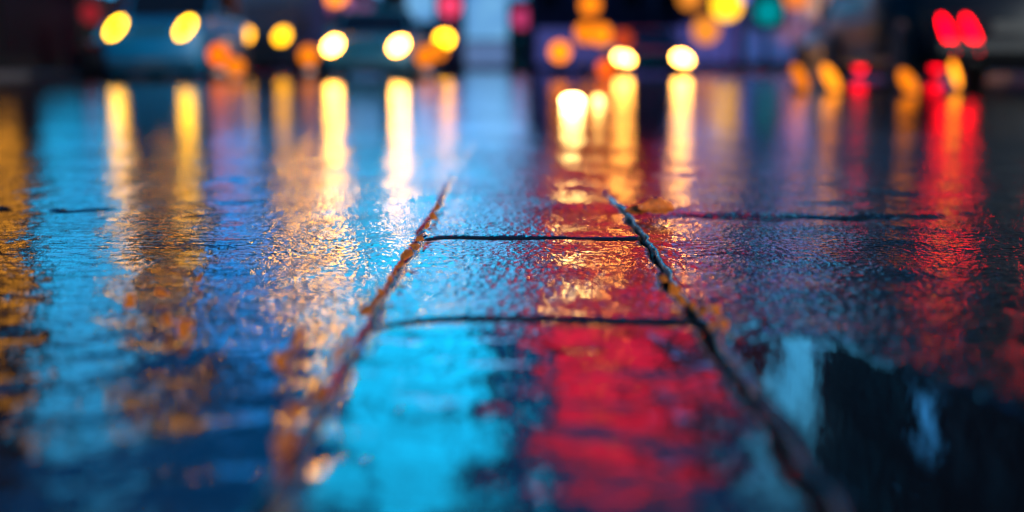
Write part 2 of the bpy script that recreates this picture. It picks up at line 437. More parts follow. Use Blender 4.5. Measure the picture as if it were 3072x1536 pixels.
def car(name, paint, L=4.5, W=1.8, Ht=1.42, cowl=.9, hood=.80, nose=.72, lamp_z=.65, lamp_x=.62, lamp=None, lens=(.13, .065, 0), tail=None,
        cab=(-.95, -.2, .95, 1.75), clear=.12, fog=None, roofw=.62, wr=.32, tail_z=.8, tail_ab=(.12, .07), round_twin=False, cabm=None, tail_tilt=0.0, tail_out=.002, taper=.87, rear_in=.07):
    root = empty(name)
    hw = W/2; yf, yr = -L/2, L/2
    def sec(y, w, zb, zs):
        return [(-w*.86, y, zb), (-w*.97, y, zb+.08), (-w, y, (zb+zs)/2), (-w*.985, y, zs-.10), (-w*.90, y, zs-.015), (-w*.5, y, zs+.015), (0, y, zs+.022), (w*.5, y, zs+.015),
                (w*.90, y, zs-.015), (w*.985, y, zs-.10), (w, y, (zb+zs)/2), (w*.97, y, zb+.08), (w*.86, y, zb)]
    st = [(yf, hw*.86, clear+.10, nose-.03), (yf+.07, hw*.93, clear+.02, nose+.02), (yf+.35, hw*.985, clear, nose+.06), (cab[0]-.35, hw, clear-.01, hood+.05), (cab[0], hw, clear-.01, cowl),
          (0, hw, clear-.01, cowl+.02), (cab[3]-.3, hw, clear-.01, cowl+.03), (yr-.35, hw*.985, clear, cowl+.02), (yr-.07, hw*(taper+.06 if taper < .9 else .99), clear+.04, cowl-.02), (yr, hw*taper, clear+.12, cowl-.10)]
    bm = B(); loft(bm, [sec(*s) for s in st]); link('body', bm, paint, root, True)
    # cabin: glasshouse with roof skin
    c0, c1, c2, c3 = cab
    bw, rw_ = hw*.86, hw*roofw/.9*1.08
    base = cowl-.03
    F0, F1 = [(-bw, c0, base), (bw, c0, base)], [(-rw_, c1, Ht-.05), (rw_, c1, Ht-.05)]
    R1, R0 = [(-rw_, c2, Ht-.05), (rw_, c2, Ht-.05)], [(-bw, c3, base), (bw, c3, base)]
    bm = B(); loft(bm, [[F0[0], F0[1], R0[1], R0[0]], [F1[0], F1[1], R1[1], R1[0]]]); link('pillar_frame', bm, cabm or paint, root)
    bm = B(); n = 6; rings = []
    for i in range(n+1):
        t = i/n; y = c1 + (c2-c1)*t; z = Ht-.05 + .045*math.sin(PI*min(max(t, .04), .96)); w = rw_
        rings.append([(-w, y, Ht-.06), (-w*.96, y, z), (-w*.5, y, z+.012), (0, y, z+.016), (w*.5, y, z+.012), (w*.96, y, z), (w, y, Ht-.06)])
    loft(bm, rings); link('roof', bm, paint, root, True)
    def inset(q, k=.07):
        c = sum((Vector(p) for p in q), Vector())/len(q); return [Vector(p).lerp(c, k) for p in q]
    bm = B(); pane(bm, inset([F0[0], F0[1], F1[1], F1[0]])); link('windscreen', bm, GLASS, root)
    bm = B(); pane(bm, inset([R0[1], R0[0], R1[0], R1[1]], rear_in)); link('rear_window', bm, GLASS, root)
    for s in (0, 1):
        sg = 1 if s else -1
        q = [F0[s], R0[s], R1[s], F1[s]] if s else [R0[s], F0[s], F1[s], R1[s]]
        q = inset(q, .1); bm = B()
        mid = lambda a, b_: Vector(a).lerp(Vector(b_), .5)
        if s: h1, h2 = [q[0], mid(q[0], q[1])*1, mid(q[3], q[2])*1, q[3]], [mid(q[0], q[1]), q[1], q[2], mid(q[3], q[2])]
        else: h1, h2 = [mid(q[0], q[1]), q[1], q[2], mid(q[3], q[2])], [q[0], mid(q[0], q[1]), mid(q[3], q[2]), q[3]]
        for h in (h1, h2):
            bm = B(); pane(bm, inset(h, .03)); link('side_window', bm, GLASS, root)
        # door mirror
        mr = empty('door_mirror', (sg*(hw+.02), c0+.35, cowl+.06)); mr.parent = root
        bm = B(); dome(bm, .10, .065, .07); link('mirror_shell', bm, paint, mr, True)
        boxo('mirror_arm', (-.06-.02*sg, .06-.02*sg, .0, .03, -.07, -.045), BLACKP, mr)
        # seams and handle of the doors
        boxo('door_handle', (sg*hw-.012, sg*hw+.014, .12, .30, cowl-.16, cowl-.13), CHROME, root)
        boxo('sill_trim', (sg*hw-.03, sg*hw+.012, -L*.26, L*.26, clear+.02, clear+.09), BLACKP, root)
        for yy in (yf+.82, yr-.85):
            bm = B(); lathe(bm, [(wr*1.16, -.02), (wr*1.16, .02)], 32, Matrix.Translation((sg*(hw-.012), yy, wr)) @ Matrix.Rotation(PI/2, 4, 'Y'))
            link('wheel_arch', bm, BLACKP, root)
            wheel(root, sg*(hw-.06), yy, wr, .21, sg)
        # headlamp
        hl = empty('headlight', (sg*lamp_x, yf-.004, lamp_z)); hl.parent = root
        bm = B(); dome(bm, lens[0]+.03, lens[1]+.03, .012, lens[2]); link('bezel', bm, CHROME, hl, True)
        bm = B(); dome(bm, lens[0], lens[1], .02, lens[2], (0, -.012, 0)); link('lens', bm, lamp or DARKLENS_W, hl, True)
        if fog:
            fl = boxo('indicator', (sg*(lamp_x+.07)-.05, sg*(lamp_x+.07)+.05, yf-.012, yf+.01, clear+.14, clear+.19), fog, root)
        # tail lamp
        if round_twin:
            for q in (0, 1):
                bm = B(); dome(bm, tail_ab[0], tail_ab[1], .02, tail_tilt, (sg*(hw*.87-.13-.25*q), yr+tail_out, tail_z), 1); link('tail_light', bm, tail or DARKLENS_R, root, True)
        else:
            bm = B(); dome(bm, tail_ab[0], tail_ab[1], .02, tail_tilt, (sg*(hw*.87-.15), yr+tail_out, tail_z), 1); link('tail_light', bm, tail or DARKLENS_R, root, True)
        boxo('exhaust', (sg*.45-.04, sg*.45+.04, yr-.03, yr+.03, clear+.03, clear+.08), RUBBER, root)
    # grille with bars, bumper, plates, wipers
    gr = boxo('grille', (-lamp_x+lens[0]+.06, lamp_x-lens[0]-.06, yf-.012, yf+.02, lamp_z-.12, lamp_z+.03), BLACKP, root)
    for k in range(4):
        boxo('grille_bar', (-lamp_x+lens[0]+.08, lamp_x-lens[0]-.08, yf-.02, yf-.013, lamp_z-.10+k*.034, lamp_z-.088+k*.034), CHROME, gr)
    boxo('bumper', (-hw*.84, hw*.84, yf-.035, yf+.02, clear+.12, clear+.22), BLACKP, root, bevel=.012)
    boxo('rear_bumper', (-hw*.84, hw*.84, yr-.02, yr+.04, clear+.14, clear+.26), BLACKP, root, bevel=.012)
    boxo('number_plate', (-.26, .26, yf-.046, yf-.036, clear+.12, clear+.23), PLATE, root)
    boxo('number_plate', (-.26, .26, yr+.003, yr+.012, clear+.34, clear+.45), PLATE, root)
    for s in (-1, 1):
        a, b_ = Vector((s*.05-.1, c0+.03, base+.045)), Vector((s*.35-.05, c0+.03+(c1-c0)*.32, base+.045+(Ht-.05-base)*.32))
        bm = B(); tube(bm, [a, b_], .008, 6); link('wiper', bm, BLACKP, root)
    return root

def paintm(n, c, r=.25): return mat(n, c, max(r, .42), .1, coat=.15, var=.08, vs=3)
def place(o, px, Yfront, L, back=False, X=None):
    x = (px - CX)/FPX*Yfront if X is None else X
    o.location = (x, Yfront + L/2, 0); o.rotation_euler = (0, 0, PI if back else 0)
    return o

# left: tall off-roader with yellow lamps
Y1 = 25.9
o = car('off_road_car', paintm('deep_blue_paint', (.0, .15, .33)), L=4.7, W=1.9, Ht=1.85, cowl=1.18, hood=1.10, nose=1.02, lamp_z=H+(HOR-86)*Y1/FPX, lamp_x=103*Y1/FPX,
        lamp=HEAD_YELLOW, lens=(.21, .095, math.radians(50)), cab=(-1.0, -.45, 1.6, 2.1), clear=.15, wr=.38, roofw=.72, tail_z=1.0)
place(o, 465, Y1, 4.7); tag(o, 'tall dark blue car with two leaf-shaped yellow headlights, nearest the left kerb', 'car', 'cars driving towards the viewer')
# middle saloon with white-hot lamps
Y2 = 27.3
o = car('saloon_car', paintm('slate_blue_paint', (.01, .14, .24)), L=4.5, lamp_z=H+(HOR-138)*Y2/FPX, lamp_x=97.5*Y2/FPX, lamp=HEAD_WHITE, lens=(.17, .11, math.radians(38)), fog=None)
place(o, 1102, Y2, 4.5); tag(o, 'blue saloon with two round white-yellow headlights, left of the stone strip', 'car', 'cars driving towards the viewer')
# low coupe on the other side
Y3 = 34.0
o = car('sports_car', paintm('black_plum_paint', (.025, .02, .045)), L=4.3, W=1.86, Ht=1.22, cowl=.78, hood=.66, nose=.56, lamp_z=H+(HOR-176)*Y3/FPX, lamp_x=87*Y3/FPX, lamp=HEAD_SPORT,
        lens=(.21, .12, math.radians(-20)), clear=.13, cab=(-.6, .2, .9, 1.7), tail_z=.6)
place(o, 1955, Y3, 4.3); tag(o, 'low dark sports car with two white oval headlights, right of the stone strip', 'car', 'cars driving towards the viewer')
# saloon queued behind the middle one
Y4 = 40.0
o = car('saloon_car', paintm('grey_paint', (.06, .07, .085)), L=4.5, lamp_z=H+(HOR-120)*Y4/FPX, lamp_x=.62, lamp=HEAD_BEHIND, lens=(.22, .2, .3), nose=.95, hood=1.0, cowl=1.08, Ht=1.62)
place(o, 0, Y4, 4.5, X=(1335-CX)/FPX*Y4-.62); tag(o, 'grey car half hidden behind the blue saloon, one dim yellow headlight showing', 'car', 'cars driving towards the viewer')
# parked hatchback seen from behind, right
Y5 = 23.0
o = car('hatchback_car', paintm('night_blue_paint', (.008, .011, .025), .5), L=4.0, W=1.75, Ht=1.48, tail=TAIL_DIM, tail_z=.33, tail_ab=(.11, .18), tail_tilt=-.45, tail_out=.075, cab=(-.7, .0, 1.45, 1.9), cowl=.92)
place(o, 2675, Y5, 4.0, True); tag(o, 'dark hatchback parked at the right kerb with two dim red rear lamps', 'car', 'parked cars seen from behind')
# van seen from behind, far right
Y6 = 15.0
o = car('delivery_van', paintm('black_paint', (.004, .005, .008), .5), L=5.0, W=1.95, Ht=2.15, cowl=1.15, hood=1.1, nose=.95, lamp_z=.85, lamp_x=.7, tail=TAIL, tail_z=H+(HOR-105)*Y6/FPX, tail_ab=(.05, .21), tail_tilt=-.45, round_twin=True,
        cab=(-1.6, -1.0, 2.42, 2.46), roofw=.80, wr=.34, clear=.24, taper=.97, rear_in=.45)
place(o, 0, Y6, 5.0, True, X=(2830-CX)/FPX*Y6 + .975*.87-.13); tag(o, 'black van at the right edge with twin bright red rear lamps side by side', 'van', 'parked cars seen from behind')
# parked dark cars by the left kerb
for k, (yy, c, lab) in enumerate(((34.5, (.01, .012, .02), 'unlit black car parked at the left kerb behind the tall blue car'), (52, (.03, .01, .015), 'unlit dark red car parked far along the left kerb'))):
    o = car('parked_car', paintm('parked_paint_%s' % 'ab'[k], c), L=4.4)
    place(o, 0, yy, 4.4, True, X=-9.45); tag(o, lab, 'car', 'cars parked at the left kerb')

# box truck behind
Y7 = 45.0
tr = empty('box_truck', ((800-CX)/FPX*Y7, Y7, 0))
TP = paintm('truck_cab_paint', (.03, .06, .10)); TB = mat('truck_box_panel', (.10, .16, .22), .45, var=.15)
bm = B(); loft(bm, [[(-1.05, 0, .45), (1.05, 0, .45), (1.05, 1.7, .45), (-1.05, 1.7, .45)], [(-1.05, -.02, 1.35), (1.05, -.02, 1.35), (1.05, 1.7, 1.35), (-1.05, 1.7, 1.35)], [(-1.0, .28, 2.25), (1.0, .28, 2.25), (1.0, 1.7, 2.25), (-1.0, 1.7, 2.25)]])
link('cab', bm, TP, tr)
bm = B(); pane(bm, [(-.92, .02, 1.42), (.92, .02, 1.42), (.90, .26, 2.12), (-.90, .26, 2.12)], .012, .02); link('windscreen', bm, GLASS, tr)
boxo('cargo_box', (-1.15, 1.15, 1.85, 6.6, .8, 3.1), TB, tr, .03)
boxo('bumper', (-1.08, 1.08, -.12, -.005, .42, .72), BLACKP, tr, .02)
boxo('grille', (-.4, .4, -.035, -.012, .8, 1.15), BLACKP, tr)
boxo('number_plate', (-.26, .26, -.14, -.122, .5, .62), PLATE, tr)
for s in (-1, 1):
    hl = empty('headlight', (s*54.5*Y7/FPX, -.03, H+(HOR-110)*Y7/FPX)); hl.parent = tr
    bm = B(); dome(bm, .29, .23, .02, .8); link('bezel', bm, CHROME, hl, True)
    bm = B(); dome(bm, .26, .2, .03, .8, (0, -.02, 0)); link('lens', bm, HEAD_TRUCK, hl, True)
    bm = B(); box(bm, s*1.2-.1, s*1.2+.1, .12, .2, 1.3, 1.75); link('door_mirror', bm, BLACKP, tr, bevel=.02)
    for yy in (.8, 5.2): wheel(tr, s*.95, yy, .45, .28, s)
tag(tr, 'box truck with two round amber headlights behind the cars on the left', 'truck')

# ------------------------------------------------------------------ small lamps
def lampc(n, col, L): return lamp_mat('lamp_' + n, col, L)
def warn_post(px, py, Yd, n, col, L, r, label, group):
    p = at(px, py, Yd); h = p.z
    root = empty('warning_lamp_post' if h > .5 else 'traffic_cone', (p.x, p.y, 0))
    if h > .5:
        bm = B(); lathe(bm, [(.18, .0), (.18, .05), (.05, .08)], 24); link('base', bm, RUBBER, root, True)
        bm = B(); lathe(bm, [(.03, .07), (.03, h-r)], 16); link('pole', bm, STEEL, root, True)
    else:
        hh = max(.06, h-r*.9)
        bm = B(); box(bm, -.17, .17, -.17, .17, 0, .03); link('base', bm, RUBBER, root, bevel=.008)
        bm = B(); lathe(bm, [(.12, .03), (.05, hh)], 24); link('cone', bm, CONE, root, True)
        bm = B(); lathe(bm, [(.105, .03+(hh-.03)*.35), (.08, .03+(hh-.03)*.7)], 24); link('white_band', bm, WHITEBAND, root, True)
    lm = empty('lamp', (0, 0, h)); lm.parent = root
    bm = B(); dome(bm, r*1.18, r*1.18, .04, 0, (0, .03, 0), 1); link('housing', bm, BLACKP, lm, True)
    bm = B(); dome(bm, r, r, .05, 0, (0, .025, 0)); link('lens', bm, lampc(n, col, L), lm, True)
    tag(root, label, 'warning lamp' if h > .5 else 'traffic cone', group)
OR = (.75, .11, .002); OR2 = (.72, .16, .004)
GC = 'amber lamps on cones and posts along the lanes'
warn_post(655, 165, 24.4, 'a', OR, 2.4, .17, 'orange traffic cone with a glowing lamp just right of the tall blue car', GC)
warn_post(705, 200, 22.5, 'b', OR2, 1.6, .15, 'shortest traffic cone with a dim orange lamp, set before the box truck', GC)
warn_post(925, 166, 26.0, 'c', OR2, 1.9, .17, 'traffic cone with an orange lamp close to the left side of the blue saloon', GC)
warn_post(1275, 168, 26.0, 'd', OR2, 1.8, .17, 'traffic cone with an orange lamp close to the right side of the blue saloon', GC)
warn_post(1312, 152, 29.0, 'e', OR2, 2.0, .18, 'lamp post with a dim orange lens standing before the half hidden grey car', GC)
warn_post(1680, 155, 29.0, 'f', OR2, 3.4, .2, 'knee-high lamp post with a broad orange lens left of the sports car', GC)
warn_post(1757, 98, 33.0, 'g', OR2, 2.2, .24, 'waist-high lamp post with an orange lens, left one of the close pair', GC)
warn_post(1803, 103, 31.0, 'h', OR2, 2.6, .23, 'waist-high lamp post with an orange lens, right one of the close pair', GC)
warn_post(1868, 118, 32.5, 'i', (1, .1, .03), .6, .22, 'lamp post with a faint red lens right above the sports car headlight', GC)
warn_post(1818, 205, 28.0, 'j', (1, .12, .006), 1.8, .16, 'traffic cone with a deep orange lamp in front of the sports car', GC)

def stud(px, py, n, col, L, r, label, group):
    gx, gy = ground(px, py); root = empty('road_stud', (gx, gy, .001))
    bm = B(); lathe(bm, [(r*1.5, 0), (r*1.45, .012), (r*1.1, .022)], 24); link('stud_body', bm, STEEL, root, True)
    bm = B(); dome(bm, r, .018, .02, 0, (0, -r*1.15, .02)); link('lens', bm, lampc(n, col, L), root, True)
    bm = B(); lathe(bm, [(r*1.05, .021), (r*.95, .040), (r*.5, .055)], 24); link('lamp_cap', bm, lampc(n, col, L), root, True)
    tag(root, label, 'road stud', group)
GS = 'lit studs set in the road'
stud(1717, 318, 'stud_white', (1.0, .62, .18), 40, .055, 'bright white lit stud in the road left of the sports car', GS)
stud(1795, 318, 'stud_pale', (1.0, .55, .14), 9, .030, 'smaller pale stud beside the bright white stud in the road', GS)
def floor_lamp(px, py, Yd, n, col, L, a, b_, tilt, label):
    p = at(px, py, Yd); rt = empty('warning_lamp', (p.x, p.y, 0))
    bm = B(); lathe(bm, [(.09, 0), (.09, .012), (.05, .02), (.012, .03), (.012, max(.04, p.z-b_*.7))], 20); link('stand', bm, BLACKP, rt, True)
    bm = B(); dome(bm, a+.008, b_+.008, .02, tilt, (0, .002, p.z), 1); link('housing', bm, BLACKP, rt, True)
    bm = B(); dome(bm, a, b_, .02, tilt, (0, 0, p.z)); link('lens', bm, lampc(n, col, L), rt, True)
    tag(rt, label, 'warning lamp', 'low oval warning lamps standing on the road')
floor_lamp(2400, 232, 12.0, 'fa', OR2, 1.5, .05, .125, .5, 'dim amber oval lamp on the road, first to the right of the sports car')
floor_lamp(2492, 235, 12.0, 'fb', (1, .27, .01), 2.2, .055, .135, .55, 'brighter amber oval lamp on the road before the parked hatchback')
floor_lamp(2725, 248, 11.0, 'fc', OR2, 1.9, .055, .12, .6, 'tilted amber oval lamp on the road between hatchback and black van')
floor_lamp(2866, 222, 12.5, 'fd', (1, .28, .01), 4.5, .03, .12, .3, 'narrow upright amber oval lamp on the road behind the black van')

# globe lamps on posts
def globe_post(px, py, Yd, n, col, L, r, label):
    p = at(px, py, Yd); root = empty('street_lamp', (p.x, p.y, .13))
    h = p.z - .13
    bm = B(); lathe(bm, [(.16, 0), (.16, .1), (.09, .25), (.06, .5), (.045, h-r-.08), (.09, h-r)], 20); link('post', bm, DARKSTEEL, root, True)
    bm = B(); lathe(bm, [(r*math.sin(PI*(i+.5)/13), -r*math.cos(PI*(i+.5)/13)+h) for i in range(13)], 24); link('globe', bm, lampc(n, col, L), root, True)
    bm = B(); lathe(bm, [(.10, h+r*.97), (.07, h+r+.06), (.01, h+r+.1)], 16); link('finial', bm, DARKSTEEL, root, True)
    tag(root, label, 'street lamp', 'globe lamps on posts')
globe_post(930, 52, 81, 'ga', (1, .24, .03), 0.9, .75, 'globe street lamp, dim orange, above the gap between truck and blue saloon')
globe_post(1005, -22, 92, 'gb', OR2, 4, .8, 'tallest orange globe street lamp on the far left pavement')
globe_post(2180, 15, 60, 'gc', (1, .46, .01), 3.0, .62, 'brightest yellow globe street lamp on the right pavement')
globe_post(2118, 90, 66, 'gd', (1, .30, .03), 1.1, .62, 'low dim orange globe lamp below the brightest yellow one')
globe_post(2070, -8, 74, 'ge', (1, .30, .03), 1.0, .6, 'dim orange globe lamp behind the brightest yellow one')
globe_post(2390, -10, 45, 'gf', (1, .24, .04), 1.0, .4, 'small orange globe lamp right of the teal walk signal')

def arm_lamp(px, pym, Yd, side, n, L, r, label, col=(1, .36, .012)):
    p = at(px, 2*HOR - pym, Yd); bx = KL-.8 if side < 0 else KR+.8
    root = empty('street_lamp', (bx, p.y, .13)); h = p.z - .13
    bm = B(); lathe(bm, [(.16, 0), (.15, .5), (.09, .6), (.06, h-.3)], 18); link('post', bm, DARKSTEEL, root, True)
    dx = p.x - bx
    bm = B(); tube(bm, [(0, 0, h-.4), (dx*.15, 0, h+.15), (dx*.5, 0, h+.32), (dx, 0, h+.22)], [.055, .05, .04, .035]); link('arm', bm, DARKSTEEL, root, True)
    bm = B(); lathe(bm, [(r*.4, .22), (r*.9, .14), (r*1.15, .03), (r*1.1, .0)], 24, Matrix.Translation((dx, 0, h))); link('lamp_head', bm, DARKSTEEL, root, True)
    bm = B(); lathe(bm, [(r*1.0, -.002), (r*.95, -.10), (r*.7, -.19), (r*.3, -.24)], 24, Matrix.Translation((dx, 0, h))); link('lamp_bowl', bm, lampc(n, col, L), root, True)
    tag(root, label, 'street lamp', 'street lamps with long arms')
arm_lamp(905, 900, 40, -1, 'na', 170, .26, 'long-armed amber street lamp over the lane left of the stone strip', (1, .38, .0))
arm_lamp(470, 780, 44, -1, 'nb', 36, .24, 'long-armed amber street lamp over the tall blue car')
arm_lamp(345, 720, 48, -1, 'nc', 40, .22, 'farthest long-armed amber street lamp on the left pavement')
arm_lamp(1850, 820, 42, 1, 'nd', 14, .26, 'long-armed orange street lamp over the right lane', (1, .25, .01))
arm_lamp(2800, 760, 24, 1, 'ne', 48, .2, 'long-armed red lamp added above the black van for red flecks on the road', (1, .01, .008))  # added red source above the view, throws red flecks on the wet road
def signal(px, py, Yd, n, col, L, r, label, arm=0.0, lit=0, name='traffic_signal', base=0.0):
    p = at(px, py, Yd); root = empty(name, (p.x + arm, p.y, base))
    z = p.z - base; lens_z = [z + (lit-k)*r*2.4 for k in range(3)]
    top = lens_z[0] + r*1.5
    bm = B(); lathe(bm, [(.14, 0), (.12, .4), (.08, .6), (.06, top+.3)], 16); link('pole', bm, DARKSTEEL, root, True)
    if arm:
        bm = B(); tube(bm, [(0, 0, top+.2), (-arm*.6, 0, top+.3), (-arm, 0, top+.3)], [.06, .05, .04]); link('mast_arm', bm, DARKSTEEL, root, True)
    boxo('housing', (-arm-r*1.4, -arm+r*1.4, -.30, -.085, lens_z[2]-r*1.4, top + (.3 if arm else 0)), BLACKP, root, .02)
    for k in range(3):
        bm = B(); dome(bm, r, r, .05, 0, (-arm, -.305, lens_z[k])); 
        link('lens', bm, lampc(n, col, L) if k == lit else GLASS, root, True)
        bm = B(); lathe(bm, [(r*1.12, 0), (r*1.12, .2)], 20, Matrix.Translation((-arm, -.304, lens_z[k]+r*.1)) @ Matrix.Rotation(PI/2, 4, 'X'))
        bmesh.ops.delete(bm, geom=[f for f in bm.faces if len(f.verts) > 4 or f.calc_center_median().z < lens_z[k]-r*.3], context='FACES')
        link('visor', bm, BLACKP, root, True)
    tag(root, label, 'traffic light', 'traffic lights down the street')
signal(1238, 90, 112, 'sa', (1, .0, .03), 90, .4, 'red traffic light low above the right headlight of the blue saloon')
signal(1350, 18, 108, 'sb', (1, .06, .16), 1.2, .8, 'pinkish red traffic light hung on an arm at the far left', arm=-5.0)
signal(1565, 55, 115, 'sc', (1, .08, .28), 0.6, .8, 'faint pink traffic light over the middle of the far road', arm=3.0)
signal(1640, 60, 116, 'sd', (.8, .04, .3), 1.0, .8, 'faintest purple traffic light over the far road, next to the sports car', arm=3.6)
signal(1770, 15, 90, 'se', OR2, 2.5, .6, 'amber traffic light above the close pair of lamp posts', arm=4.0, lit=1)
signal(675, 30, 57, 'sf', (1, .02, .05), 0.7, .4, 'dim red traffic light between the tall blue car and the box truck', base=.13)
signal(283, 40, 39, 'sg', (1, .05, .08), 0.16, .28, 'faint red traffic light on the left pavement by the tall blue car', base=.13)
signal(2300, 36, 50, 'sh', (.0, .55, .60), 0.5, .45, 'teal-green traffic light on the right pavement', lit=2, base=.13)

# ------------------------------------------------------------------ buildings
WALLS = {k: mat('facade_' + k, c, .8, spec=.1, var=.25, vs=.8, bump=(5, .2)) for k, c in
         dict(brick=(.16, .07, .05), navy=(.03, .036, .055), stone=(.24, .23, .21), dark=(.010, .011, .014), grey=(.12, .13, .14), plum=(.04, .03, .05)).items()}
FRAME = mat('window_frame_paint', (.03, .03, .035), .5)
WGL = mat('unlit_window_glass', (.004, .006, .009), .4, spec=.03)
WLIT = {'warm': mat('lit_window_warm', (.2, .15, .1), .3, emit=(1, .5, .14), es=1.2), 'blue': mat('lit_window_blue', (.05, .1, .2), .3, emit=(.05, .4, 1), es=1.2),
        'pink': mat('lit_window_pink', (.2, .05, .1), .3, emit=(.9, .12, .45), es=.8)}
CORN = mat('cornice_stone', (.2, .2, .2), .6, var=.2)
def facade_frame(side, x, y0):
    """local axes: u along the facade, n out of it"""
    if side == 'left': return Vector((x, y0, 0)), Vector((0, 1, 0)), Vector((1, 0, 0))
    if side == 'right': return Vector((x, y0, 0)), Vector((0, 1, 0)), Vector((-1, 0, 0))
    return Vector((x, y0, 0)), Vector((1, 0, 0)), Vector((0, -1, 0))
def fbox(bm, F, u0, u1, n0, n1, z0, z1):
    o, u, n = F; pts = [o + u*a + n*b_ + Vector((0, 0, c)) for a, b_, c in ((u0,n0,z0),(u1,n0,z0),(u1,n1,z0),(u0,n1,z0),(u0,n0,z1),(u1,n0,z1),(u1,n1,z1),(u0,n1,z1))]
    v = [bm.verts.new(p) for p in pts]
    for f in ((0,3,2,1),(4,5,6,7),(0,1,5,4),(1,2,6,5),(2,3,7,6),(3,0,4,7)): bm.faces.new([v[i] for i in f])
def building(side, x, y0, length, depth, h, wall, label, lit=None, nlit=0, shop=None, seed=0, floors=None):
    rnd = random.Random(seed)
    F = facade_frame(side, x, y0)
    c = F[0] + F[1]*length/2
    root = empty('building', c); 
    F = (F[0]-c, F[1], F[2])
    bm = B(); fbox(bm, F, 0, length, -depth, 0, 0, h); link('wall', bm, WALLS[wall], root)
    bm = B(); fbox(bm, F, .02, length-.02, .003, .35, h-.45, h+.12); link('cornice', bm, CORN, root)
    bm = B(); fbox(bm, F, .4, length-.4, -depth+.4, -.5, h+.002, h+.5); link('roof', bm, WALLS['dark'], root)
    cols = max(2, int(length/2.6)); rows = max(1, int((h-4.2)/3.3)); dx = length/cols
    lits = set(rnd.sample(range(rows*cols), min(nlit, rows*cols)))
    bm = B(); fbox(bm, F, -.75, .75, .003, .10, 0, 1.8); me_f = link('w', bm, FRAME); fm = me_f.data; bpy.data.objects.remove(me_f)
    def pane_mesh(m):
        bm = B(); fbox(bm, (Vector(), F[1], F[2]), -.66, .66, .101, .108, .08, 1.72); t = link('p', bm, m); d = t.data; bpy.data.objects.remove(t); return d
    bm = B(); fbox(bm, (Vector(), F[1], F[2]), -.75, .75, .003, .10, 0, 1.8); t = link('w', bm, FRAME); fm = t.data; bpy.data.objects.remove(t)
    pm = pane_mesh(WGL); pl = pane_mesh(WLIT[lit]) if lit else pm
    for r in range(rows):
        for k in range(cols):
            w = bpy.data.objects.new('window', fm); COL.objects.link(w); w.parent = root
            w.location = F[0] + F[1]*(dx*(k+.5)) + Vector((0, 0, 4.4 + r*3.3))
            q = bpy.data.objects.new('pane', pl if (r*cols+k) in lits else pm); COL.objects.link(q); q.parent = w
    # shop front: stall riser, glass, door, awning
    bm = B(); fbox(bm, F, .5, length-.5, .003, .12, .13, .55); link('stall_riser', bm, WALLS['dark'], root)
    bm = B(); fbox(bm, F, .5, length-2.2, .003, .06, .56, 3.0); link('shop_window', bm, shop or WGL, root)
    dr_ = None
    bm = B(); fbox(bm, F, length-1.9, length-.8, .003, .09, .56, 2.9); dr_ = link('door', bm, FRAME, root)
    bm = B(); fbox(bm, F, length-1.75, length-1.68, .091, .14, 1.2, 1.6); link('handle', bm, CHROME, dr_)
    tag(root, label, 'building', 'buildings along the street')
    return root

SHOPC = mat('shop_glow_cyan', (.05, .1, .12), .2, emit=(.0, .22, .5), es=.5)
SHOPB = mat('shop_glow_blue', (.05, .06, .12), .2, emit=(.02, .12, .4), es=.5)
SHOPL = mat('shop_glow_pale', (.1, .12, .15), .2, emit=(.12, .30, .8), es=.35)
SHOPP = mat('shop_glow_violet', (.08, .05, .12), .2, emit=(.10, .10, .42), es=.45)
XLF, XRF = -13.5, 11.0
building('left', XLF, 22, 15.2, 9, 11.5, 'dark', 'dark narrow building at the left edge carrying the amber sign', None, 0, None, 1)
building('left', XLF, 37.3, 10.2, 9, 12.0, 'dark', 'dark building on the left carrying the broad cyan screen', None, 0, None, 2)
building('left', XLF, 47.6, 13.8, 9, 13.5, 'dark', 'black unlit building on the left between cyan and blue screens', None, 0, None, 3)
building('left', XLF, 61.5, 13.3, 9, 14.5, 'navy', 'navy building on the left with the tall blue screen', 'blue', 5, SHOPB, 4)
building('left', XLF, 75, 30, 9, 13.0, 'plum', 'long plum-coloured building further along the left side', 'blue', 12, SHOPB, 5)
building('left', XLF, 105.2, 42, 9, 11.5, 'grey', 'grey building at the far end of the left side', 'pink', 14, SHOPC, 6)
building('right', XRF, 14, 20.8, 9, 15.0, 'dark', 'black building at the right edge beside the van', None, 0, None, 7)
building('right', XRF, 35, 13.8, 9, 16.5, 'dark', 'dark building on the right with the magenta shop sign', 'blue', 2, SHOPP, 8)
building('right', XRF, 49, 20.8, 9, 20.0, 'navy', 'navy building on the right holding the cyan blade sign', 'blue', 5, SHOPB, 9)
building('right', XRF, 70, 26, 9, 19.0, 'plum', 'plum building on the right beyond the blade sign', 'pink', 8, SHOPP, 10)
building('end', 1.2, 100, 17, 14, 31.0, 'plum', 'tall corner tower with the large red screen', 'blue', 8, SHOPP, 11)
building('end', -13.5, 150, 26, 14, 17.0, 'navy', 'low building closing the far end of the street with pale shop windows', 'blue', 9, SHOPL, 12)

building('end', -22, 168, 20, 16, 70.0, 'dark', 'tallest tower beyond the end of the street with the huge cyan screen', 'blue', 20, None, 13)
